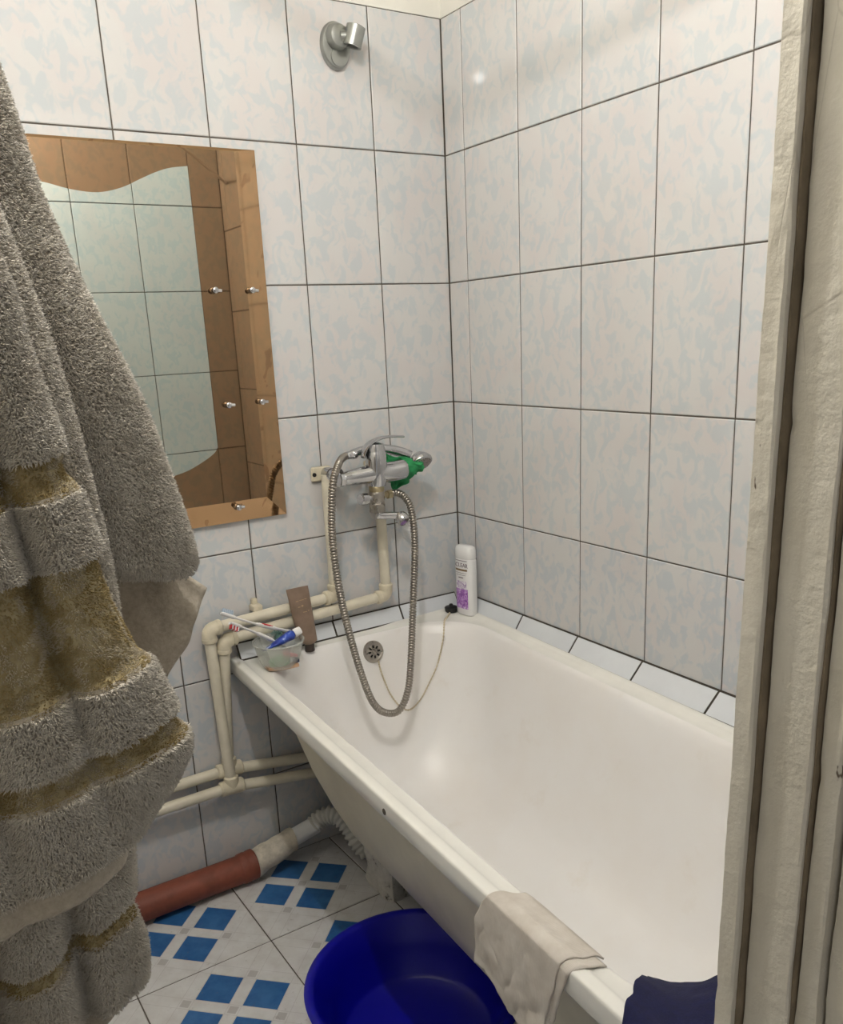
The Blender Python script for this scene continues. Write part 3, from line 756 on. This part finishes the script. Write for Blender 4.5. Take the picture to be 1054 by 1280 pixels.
t = NT('blue_tube_print'); f = t.noise(t.coords(), 60, 2)
t.set(t.ramp(f, [(.35, lin((24, 46, 140))), (.60, lin((52, 84, 182))), (.70, lin((190, 205, 235)))]), .3)
obj('tube_body', MB().tube([a-d*.012, a, a+d*.03, b-d*.006, b], [.0015, .003, .009, .0125, .008], 16, True, [.016, .016, .0145, .0125, .008], (0, .3, 1)), t.m, tp, True)
obj('tube_cap', MB().lathe([(.010, 0), (.0105, .002), (.0095, .016), (.0088, .018)], b, d, 18), WHITEPL, tp, True)
tag(obj('soap_bar', MB().loft([[(BC.x-.006+.026*s*math.cos(2*PI*j/20), BC.y-.012+.017*s*math.sin(2*PI*j/20), BC.z+h) for j in range(20)] for h, s in ((.0055, .8), (.009, 1), (.021, 1), (.025, .8))]), simple('green_soap', (96, 160, 104), .5), None, True), 'pale green soap bar at the bottom of the plastic bowl', 'soap')
rz = thing('disposable_razor', BC+Vector((.03, -.01, .02)), 'small red razor with dark head inside the plastic bowl', 'razor')
obj('handle', MB().tube([BC+Vector((-.004, -.030, .040)), BC+Vector((.012, -.034, .034)), BC+Vector((.030, -.030, .026))], [.0045, .0055, .004], 10), simple('pinkish_red_plastic', (206, 70, 88), .4), rz, True)
obj('razor_head', MB().box(BC+Vector((.022, -.036, .010)), BC+Vector((.034, -.018, .021)), .002), simple('dark_blue_plastic', (44, 48, 74), .4), rz)
bag = MB()
for k in range(16):
    a = 2*PI*k/16+.3; c = Vector((BC.x+.018, BC.y+.036, zr-.004))
    bag.tube([c, c+Vector((.010*math.cos(a), .007*math.sin(a), .010+.006*random.random())), c+Vector((.021*math.cos(a), .012*math.sin(a), .012*random.random()))], [.0016, .0012, .0008], 6)
bag.sphere((BC.x+.018, BC.y+.036, zr-.010), .013, 8)
tag(obj('bath_scrubber', bag, simple('greenish_steel_mesh', (116, 150, 142), .35, .6), None, True), 'small greenish wire scrubber behind the toothpaste in the bowl', 'scrubber')
# flat brown strip in front of the bowl
def strip_ring(s):
    x = -.640+.068*s; y = -.124-.018*s
    z = on_tub(-.640, -.124, 0).z+.0035-.0002*s+.003*(2*s-1)**2
    return [(x, y-.011, z-.002), (x, y+.011, z-.002), (x, y+.011, z+.005), (x, y-.011, z+.005)]
tag(obj('wooden_strip', MB().loft([strip_ring(i/10) for i in range(11)]), simple('light_brown_wood', (176, 142, 112), .6, var=.25, scale=60), None, True, 50), 'small flat light brown strip lying on the tub rim before the bowl', 'strip')

# ------------------------------------------------------------------ blue basin
bs = tag(obj('wash_basin', MB().lathe([(.02, .002), (.135, .002), (.143, .006), (.150, .014), (.172, .070), (.196, .122), (.203, .126), (.208, .123), (.2095, .127), (.205, .1315), (.197, .1315), (.190, .126), (.166, .070), (.146, .018), (.139, .010), (.120, .0085), (.1175, .0065), (.02, .0065)], (-.640, -.715, .0005), (0, 0, 1), 72), BASIN, None, True, 50), 'royal blue plastic wash basin on the floor tucked under the bathtub', 'basin')

# ------------------------------------------------------------------ cloths on the tub rim
def drape(t, s, out_len, in_len, lift, vfun):
    """s: metres along the profile, negative = inside the tub, positive = outside, hanging; t = distance v along the tub"""
    prof = [(-.40, -.13, -.25), (-.30, -.10, -.17), (-.16, -.078, -.090), (-.10, -.066, -.035), (-.075, -.058, -.014), (-.055, -.048, -.0055), (-.035, -.030, -.003), (-.02, -.018, .001), (-.01, -.008, .0005), (0, .0005, -.004), (.012, .002, -.013), (.04, .003, -.040), (.30, .010, -.30)]
    for (a, d0, h0), (b, d1, h1) in zip(prof[:-1], prof[1:]):
        if a <= s <= b:
            k = (s-a)/(b-a); return TW+d0+(d1-d0)*k, h0+(h1-h0)*k
    return TW+.01, -.3
def cloth_on_rim(name, t0, t1, f_in, f_out, mat, amp, nu, nv, lift, seed, flat=1.0, parent=None):
    def f(u, w):
        v = t0(w)+(t1(w)-t0(w))*u
        s = -f_in(u)+(f_in(u)+f_out(u))*w
        uu, h = drape(v, s, 0, 0, 0, None)
        if s < -.035: h = -.003+(h+.003)*max(0, 1-(1-flat)*2.4*u); uu = uu if flat == 1 else TW+s*.92
        k = max(0, min(1, (s-.01)/.08))
        d = amp*(noise.noise(Vector((u*5+seed, w*4, 1)))+.5*noise.noise(Vector((u*11+seed, w*9, 3)))+.35*math.sin(u*17+w*3+seed))*(.12+k)
        return TP(uu+lift*min(1, max(.25, k+.3))+(abs(d) if s > -.005 else 0), v+.004*noise.noise(Vector((u*9, w*9, seed))), h+lift+(abs(d)*.4 if s < .01 else 0))
    return obj(name, sheet(nu, nv, f), mat, parent, True, 80)
t = NT('waffle_cotton'); v = t.coords()
wv = t.n('ShaderNodeTexWave', wave_type='BANDS', bands_direction='Y'); wv.inputs['Scale'].default_value = 150; wv.inputs['Distortion'].default_value = 1
t.l(v, wv.inputs['Vector']); f = t.noise(v, 30, 4, .6)
t.set(t.ramp(f, [(.3, lin((194, 185, 174))), (.7, lin((212, 205, 196)))]), .95)
t.bump(t.math('ADD', t.math('MULTIPLY', wv.outputs['Fac'], .4), f), .35, .002)
RAG = t.m
rag = cloth_on_rim('cleaning_rag', lambda w: 1.128-.050*min(1, w*1.6), lambda w: 1.268-.045*w, lambda u: .076-.006*u, lambda u: .122+.010*u+.030*u*u-.006*math.sin(u*9), RAG, .0042, 70, 70, .0035, 2.0)
tag(rag, 'creased pale beige cleaning rag draped over the bathtub rim', 'rag'); solid(rag, .0022)
ul = cloth_on_rim('under_layer', lambda w: 1.240-.040*w, lambda w: 1.284-.052*w, lambda u: .052, lambda u: .150-.008*u, RAG, .003, 8, 40, .0012, 5.0, parent=rag); solid(ul, .0016)
NAVY = simple('navy_terry', (20, 23, 64), .95, var=.3, scale=120, bump=1.0, bscale=420)
navy = cloth_on_rim('navy_cloth', lambda w: 1.290+.17*min(w, .45)+.002*math.sin(w*50), lambda w: 1.475, lambda u: .118+.16*u+.006*noise.noise(Vector((u*22, 3, 1))), lambda u: .17, NAVY, .004, 90, 60, .0055, 7.0, .12)
tag(navy, 'navy blue towelling cloth with frayed edge draped over the bathtub rim', 'cloth'); solid(navy, .006)

# ------------------------------------------------------------------ bath towel on a hook
hk = thing('wall_hook', (XL, -1.16, 1.74), 'chrome hook on the left wall carrying the beige towel', 'hook')
obj('back_plate', MB().lathe([(.024, 0), (.024, .004), (.020, .006)], (XL, -1.16, 1.745), (1, 0, 0), 20), CHROME, hk, True)
obj('prong', MB().tube(smoothpath([(XL+.005, -1.16, 1.745), (XL+.04, -1.16, 1.735), (XL+.085, -1.16, 1.728), (XL+.11, -1.16, 1.745), (XL+.112, -1.16, 1.765)], 5), .0055, 10), CHROME, hk, True)

def interp(tab, z):
    zs = [r[0] for r in tab]
    out = []
    for c in range(1, len(tab[0])):
        out.append(np.interp(z, zs[::-1], [r[c] for r in tab][::-1]))
    return out
def smooth_tab(tab, k=6):
    P = [Vector((r[0], r[1], r[2])) for r in tab]; Q = [Vector((r[3], r[4], 0)) for r in tab]
    a = smoothpath(P, k); b = smoothpath(Q, k)
    return [(p.x, p.y, p.z, q.x, q.y) for p, q in zip(a, b)]
def lobe(tab, shear, bands, n=72, m=130, ripple=.005, seed=0, power=2.4, creases=()):
    """fat fold of cloth: closed cross-sections (left x, right x, centre y, half depth) by height; returns verts grid and band value"""
    tab = smooth_tab(tab); z0, z1 = tab[0][0], tab[-1][0]
    V = np.zeros((m+1, n, 3)); B = np.zeros((m+1, n))
    for i in range(m+1):
        z = z0+(z1-z0)*i/m; xl, xr, yc, dp = interp(tab, z)
        for j in range(n):
            t = 2*PI*j/n; c, s = math.cos(t), math.sin(t)
            ex = math.copysign(abs(c)**(2/power), c); ey = math.copysign(abs(s)**(2/power), s)
            hw = (xr-xl)/2; x = (xl+xr)/2+hw*ex; y = yc+dp*ey
            g = ripple*(noise.noise(Vector((x*14+seed, z*3.0, seed)))+.5*noise.noise(Vector((x*34+seed, z*7, seed+4))))
            y -= g if s < 0 else -g
            for (xa, za, xb, zb_, wd_, dp_) in creases:      # long soft valleys between the folds
                if s < .2:
                    k = (z-za)/(zb_-za); xc = xa+(xb-xa)*k
                    y += dp_*math.exp(-((x-xc)/wd_)**2)*max(0, min(1, 1.3-abs(k-.5)*1.6))
            zz = z+shear*(x-xr)
            bz = z
            for (bt_, bb, kind) in bands:
                # woven bands lie lower than the pile
                if bb < z < bt_:
                    e = min(1, min(bt_-z, z-bb)/.008)
                    x -= .006*e*ex; y -= .006*e*ey; B[i, j] = 1 if kind == 'gold' else 2
            V[i, j] = (x, y, zz)
    return V, B
def lobe_mesh(name, V, B, parent, cap=True):
    m, n, _ = V.shape
    faces = [(i*n+j, i*n+(j+1) % n, (i+1)*n+(j+1) % n, (i+1)*n+j) for i in range(m-1) for j in range(n)]
    if cap: faces += [tuple(range(n-1, -1, -1)), tuple((m-1)*n+j for j in range(n))]
    me = bpy.data.meshes.new(name); me.from_pydata(V.reshape(-1, 3).tolist(), [], faces)
    me.materials.append(TOWEL_BASE); me.materials.append(GOLD_WEAVE); me.materials.append(FLAT_WEAVE)
    mi = np.zeros(len(faces), dtype=np.int32)
    Bf = B.reshape(-1)
    for k, f in enumerate(faces[:(m-1)*n]): mi[k] = int(max(Bf[f[0]], Bf[f[2]])) if Bf[f[0]] == Bf[f[2]] else 0
    me.polygons.foreach_set('material_index', mi); me.shade_smooth(); me.update()
    return obj(name, me, None, parent)
def pile(name, V, B, parent, density, length, seed, kinds=(0,), mat=None, keep=None):
    """short curved tufts over the surface: real geometry, one mesh"""
    r = np.random.default_rng(seed)
    a = V[:-1]; b = np.roll(V, -1, 1)[:-1]; c = np.roll(V, -1, 1)[1:]; d = V[1:]
    kind = np.maximum(B[:-1], np.where(B[1:] == B[:-1], B[:-1], 0)).reshape(-1)
    A, Bq, Cq, Dq = [q.reshape(-1, 3) for q in (a, b, c, d)]
    nrm = np.cross(Cq-A, Dq-Bq); area = np.linalg.norm(nrm, axis=1)/2; nrm /= (2*area[:, None]+1e-12)
    cen = (A+Cq)/2; mid = V.mean(axis=1).repeat(V.shape[1], 0)[:len(A)]
    sgn = np.sign(((cen-mid)*nrm).sum(1)); nrm *= (1.0 if np.sum(sgn) >= 0 else -1.0)
    ok = np.isin(kind, kinds) & ((nrm[:, 0] > -.45) | (nrm[:, 1] < -.02)) & (nrm[:, 1] < .40) & (cen[:, 0] > XL+.02)
    if keep is not None: ok &= keep(cen)
    wgt = np.where(ok, area, 0); N = int(wgt.sum()*density)
    if N == 0: return None
    idx = r.choice(len(A), N, p=wgt/wgt.sum()); u, v = r.random((2, N, 1))
    p = A[idx]*(1-u)*(1-v)+Bq[idx]*u*(1-v)+Cq[idx]*u*v+Dq[idx]*(1-u)*v; nn = nrm[idx]
    # tufts lean in clumps, mostly downwards
    cl = np.array([[noise.noise(Vector((q[0]*85, q[1]*85, q[2]*85+s*31))) for s in range(3)] for q in p[::4]]).repeat(4, 0)[:N]
    if len(cl) < N: cl = np.vstack([cl, cl[-1:].repeat(N-len(cl), 0)])
    lean = cl*1.1+r.normal(0, .22, (N, 3))+np.array([0, 0, -.35])
    lean -= nn*(lean*nn).sum(1)[:, None]
    L = length*(.65+.6*r.random((N, 1)))
    d1 = nn+lean*.45; d1 /= np.linalg.norm(d1, axis=1)[:, None]
    d2 = nn*.65+lean*.95; d2 /= np.linalg.norm(d2, axis=1)[:, None]
    e1 = np.cross(d1, r.normal(0, 1, (N, 3))); e1 /= np.linalg.norm(e1, axis=1)[:, None]; e2 = np.cross(d1, e1)
    wd = .00058*(.8+.5*r.random((N, 1)))*(length/.005)**.5
    q1 = p+d1*L*.5; q2 = q1+d2*L*.5; p = p-nn*.0006
    rows = []
    for q, k in ((p, 1.0), (q1, 1.0)):
        for a in (0, 2.0944, 4.1888): rows.append(q+(e1*math.cos(a)+e2*math.sin(a))*wd*k)
    rows.append(q2)
    verts = np.stack(rows, 1).reshape(-1, 3)           # 7 points: a three-sided tuft closing in a tip
    base = np.arange(N)[:, None]*7
    quads = np.concatenate([base+np.array([[a, (a+1) % 3, 3+(a+1) % 3, 3+a]]) for a in range(3)], 1)
    tris = np.concatenate([base+np.array([[3+a, 3+(a+1) % 3, 6]]) for a in range(3)], 1)
    loops = np.concatenate([quads, tris], 1).reshape(-1)
    starts = (np.arange(N)[:, None]*21+np.array([[0, 4, 8, 12, 15, 18]])).reshape(-1)
    me = bpy.data.meshes.new(name); me.vertices.add(N*7); me.vertices.foreach_set('co', verts.ravel())
    me.loops.add(N*21); me.loops.foreach_set('vertex_index', loops.astype(np.int32))
    me.polygons.add(N*6); me.polygons.foreach_set('loop_start', starts.astype(np.int32))
    me.update(calc_edges=True); me.materials.append(mat or TERRY); me.shade_smooth()
    o = obj(name, me, None, parent); o['kind'] = 'stuff'
    return o
def fabric(name, c0, c1, scale, bumps, bdist=.002):
    t = NT(name); v = t.coords(); f = t.noise(v, scale, 5, .65)
    t.set(t.ramp(f, [(.3, lin(c0)), (.7, lin(c1))]), 1.0, spec=.1)
    t.b.inputs['Sheen Weight'].default_value = .15
    t.bump(f, bumps, bdist); return t.m
TOWEL_BASE = fabric('beige_terry_ground', (176, 166, 150), (202, 193, 178), 160, .8)
TERRY = fabric('beige_terry_loops', (200, 191, 176), (224, 217, 204), 40, .0)
GOLD_WEAVE = fabric('gold_jacquard_weave', (150, 133, 94), (188, 176, 142), 55, .5)
FLAT_WEAVE = fabric('flat_beige_weave', (166, 155, 138), (190, 180, 163), 220, .4)
t = NT('short_gold_nap'); v = t.coords(); f = t.noise(v, 24, 2, .5, 1.6); g = t.noise(v, 90, 3)
c = t.mix(t.ramp(f, [(.50, (0, 0, 0)), (.56, (1, 1, 1))]), lin((166, 146, 100)), lin((206, 196, 176)))
t.set(t.mix(.35, c, t.ramp(g, [(.3, lin((148, 128, 86))), (.7, lin((196, 182, 146)))])), 1.0, spec=.1); GOLD_NAP = t.m

tow = thing('bath_towel', (-1.30, -1.16, .55), 'thick fluffy beige bath towel with gold woven bands hanging at the left', 'towel')
DENS = 0.90e6
# long fold behind
TB = [(1.735, -1.345, -1.290, -1.155, .025), (1.66, -1.36, -1.246, -1.15, .036), (1.50, -1.38, -1.205, -1.145, .046), (1.41, -1.39, -1.186, -1.140, .050), (1.322, -1.39, -1.157, -1.140, .052), (1.257, -1.39, -1.133, -1.140, .052), (1.173, -1.38, -1.112, -1.140, .048), (1.128, -1.37, -1.103, -1.142, .044), (1.108, -1.36, -1.102, -1.142, .040), (1.100, -1.35, -1.110, -1.142, .030)]
V, B = lobe(TB, -.22, [], seed=3, ripple=.009, n=100, creases=((-1.262, 1.55, -1.205, 1.10, .008, .012),))
f1 = lobe_mesh('back_fold', V, B, tow); pile('terry_pile', V, B, f1, DENS, .0052, 11, keep=lambda c: (c[:, 0] > -1.30) | (c[:, 2] > 1.45))
# pleat to its left, closer
TP2 = [(1.73, -1.35, -1.30, -1.165, .02), (1.60, -1.38, -1.268, -1.175, .030), (1.45, -1.39, -1.238, -1.182, .036), (1.30, -1.40, -1.205, -1.188, .038), (1.18, -1.40, -1.190, -1.188, .036), (1.10, -1.40, -1.185, -1.186, .032), (1.05, -1.39, -1.19, -1.184, .02)]
V, B = lobe(TP2, -.1, [], seed=31, ripple=.004, m=90)
f1b = lobe_mesh('middle_pleat', V, B, tow); pile('terry_pile', V, B, f1b, DENS*.9, .0048, 12, keep=lambda c: (c[:, 0] > -1.28) | (c[:, 2] > 1.36))
# turned corner under it: the flat side of the cloth
def corner(u, v):
    x = -1.185+(.098-.052*v)*u-.002*v; y = -1.128+.014*math.sin(u*3+v*2)-.02*v*(1-u)
    z = 1.130-.052*u*u-.125*v+.045*u*v
    return (x+.010*noise.noise(Vector((u*3, v*3, 1)))*v, y+.004*noise.noise(Vector((u*5, v*5, 2))), z)
o = obj('turned_corner', sheet(24, 24, corner), FLAT_WEAVE, tow, True, 80); solid(o, .005)
# front fold with the woven bands
TA_ = [(1.46, -1.385, -1.275, -1.215, .020), (1.36, -1.395, -1.236, -1.215, .030), (1.294, -1.40, -1.225, -1.215, .036), (1.229, -1.40, -1.212, -1.216, .040), (1.165, -1.40, -1.200, -1.217, .043), (1.104, -1.40, -1.187, -1.218, .045), (1.043, -1.40, -1.167, -1.218, .047), (.986, -1.40, -1.149, -1.217, .048), (.955, -1.40, -1.160, -1.216, .046), (.930, -1.395, -1.184, -1.216, .046), (.908, -1.395, -1.200, -1.217, .047), (.892, -1.392, -1.206, -1.218, .046), (.889, -1.388, -1.212, -1.216, .034)]
bandsA = [(1.230, 1.203, 'gold'), (1.152, 1.058, 'gold'), (1.012, .990, 'gold'), (.918, .880, 'flat')]
V, B = lobe(TA_, .12, bandsA, seed=8, ripple=.008, m=200, n=120, creases=((-1.275, 1.36, -1.235, 1.02, .010, .026), (-1.320, 1.30, -1.300, .95, .012, .022)))
f2 = lobe_mesh('front_fold', V, B, tow)
pile('terry_pile', V, B, f2, DENS*1.1, .0054, 13)
pile('gold_nap', V, B, f2, DENS*.55, .0026, 14, kinds=(1,), mat=GOLD_NAP)
# lower tail behind
TD = [(1.02, -1.39, -1.180, -1.165, .036), (.92, -1.39, -1.192, -1.165, .042), (.853, -1.395, -1.198, -1.163, .044), (.795, -1.40, -1.202, -1.160, .044), (.766, -1.40, -1.198, -1.160, .043), (.720, -1.40, -1.206, -1.158, .040), (.682, -1.395, -1.243, -1.156, .034), (.60, -1.39, -1.285, -1.154, .026), (.56, -1.38, -1.32, -1.154, .014)]
bandsD = [(.822, .800, 'gold'), (.728, .55, 'flat')]
V, B = lobe(TD, .20, bandsD, seed=15, ripple=.016, m=150, n=110, creases=((-1.262, .92, -1.255, .62, .013, .034), (-1.325, .92, -1.33, .60, .014, .03)))
f3 = lobe_mesh('lower_fold', V, B, tow)
pile('terry_pile', V, B, f3, DENS*.9, .0050, 16)
pile('gold_nap', V, B, f3, DENS*.4, .0026, 17, kinds=(1,), mat=GOLD_NAP)

# ------------------------------------------------------------------ lamp and clothes line (above the view)
lamp = thing('pendant_lamp', (BULB.x, BULB.y, ZC), 'bare pendant bulb hanging from the ceiling above the bathroom', 'lamp')
t = NT('bulb_glow'); em = t.n('ShaderNodeEmission'); em.inputs[0].default_value = (1.0, .985, .968, 1); em.inputs[1].default_value = BULB_STRENGTH
t.l(em.outputs[0], t.out.inputs[0])
obj('bulb', MB().sphere(BULB, .020, 10), t.m, lamp, True)
obj('socket', MB().lathe([(.012, .019), (.020, .027), (.021, .062), (.014, .070), (.004, .074)], BULB, (0, 0, 1), 16), WHITEPL, lamp, True)
obj('cord', MB().tube([BULB+Vector((0, 0, .07)), Vector((BULB.x, BULB.y, ZC))], .003, 8), BLACK, lamp, True)
ln = tag(obj('clothes_line', MB().tube([(XL+.001, -.30, 2.405), (-.72, -.875, 2.142), (-.001, -1.45, 1.879)], .0050, 8), WHITEPL, None, True), 'taut white clothes line stretched between the two tiled walls', 'line')
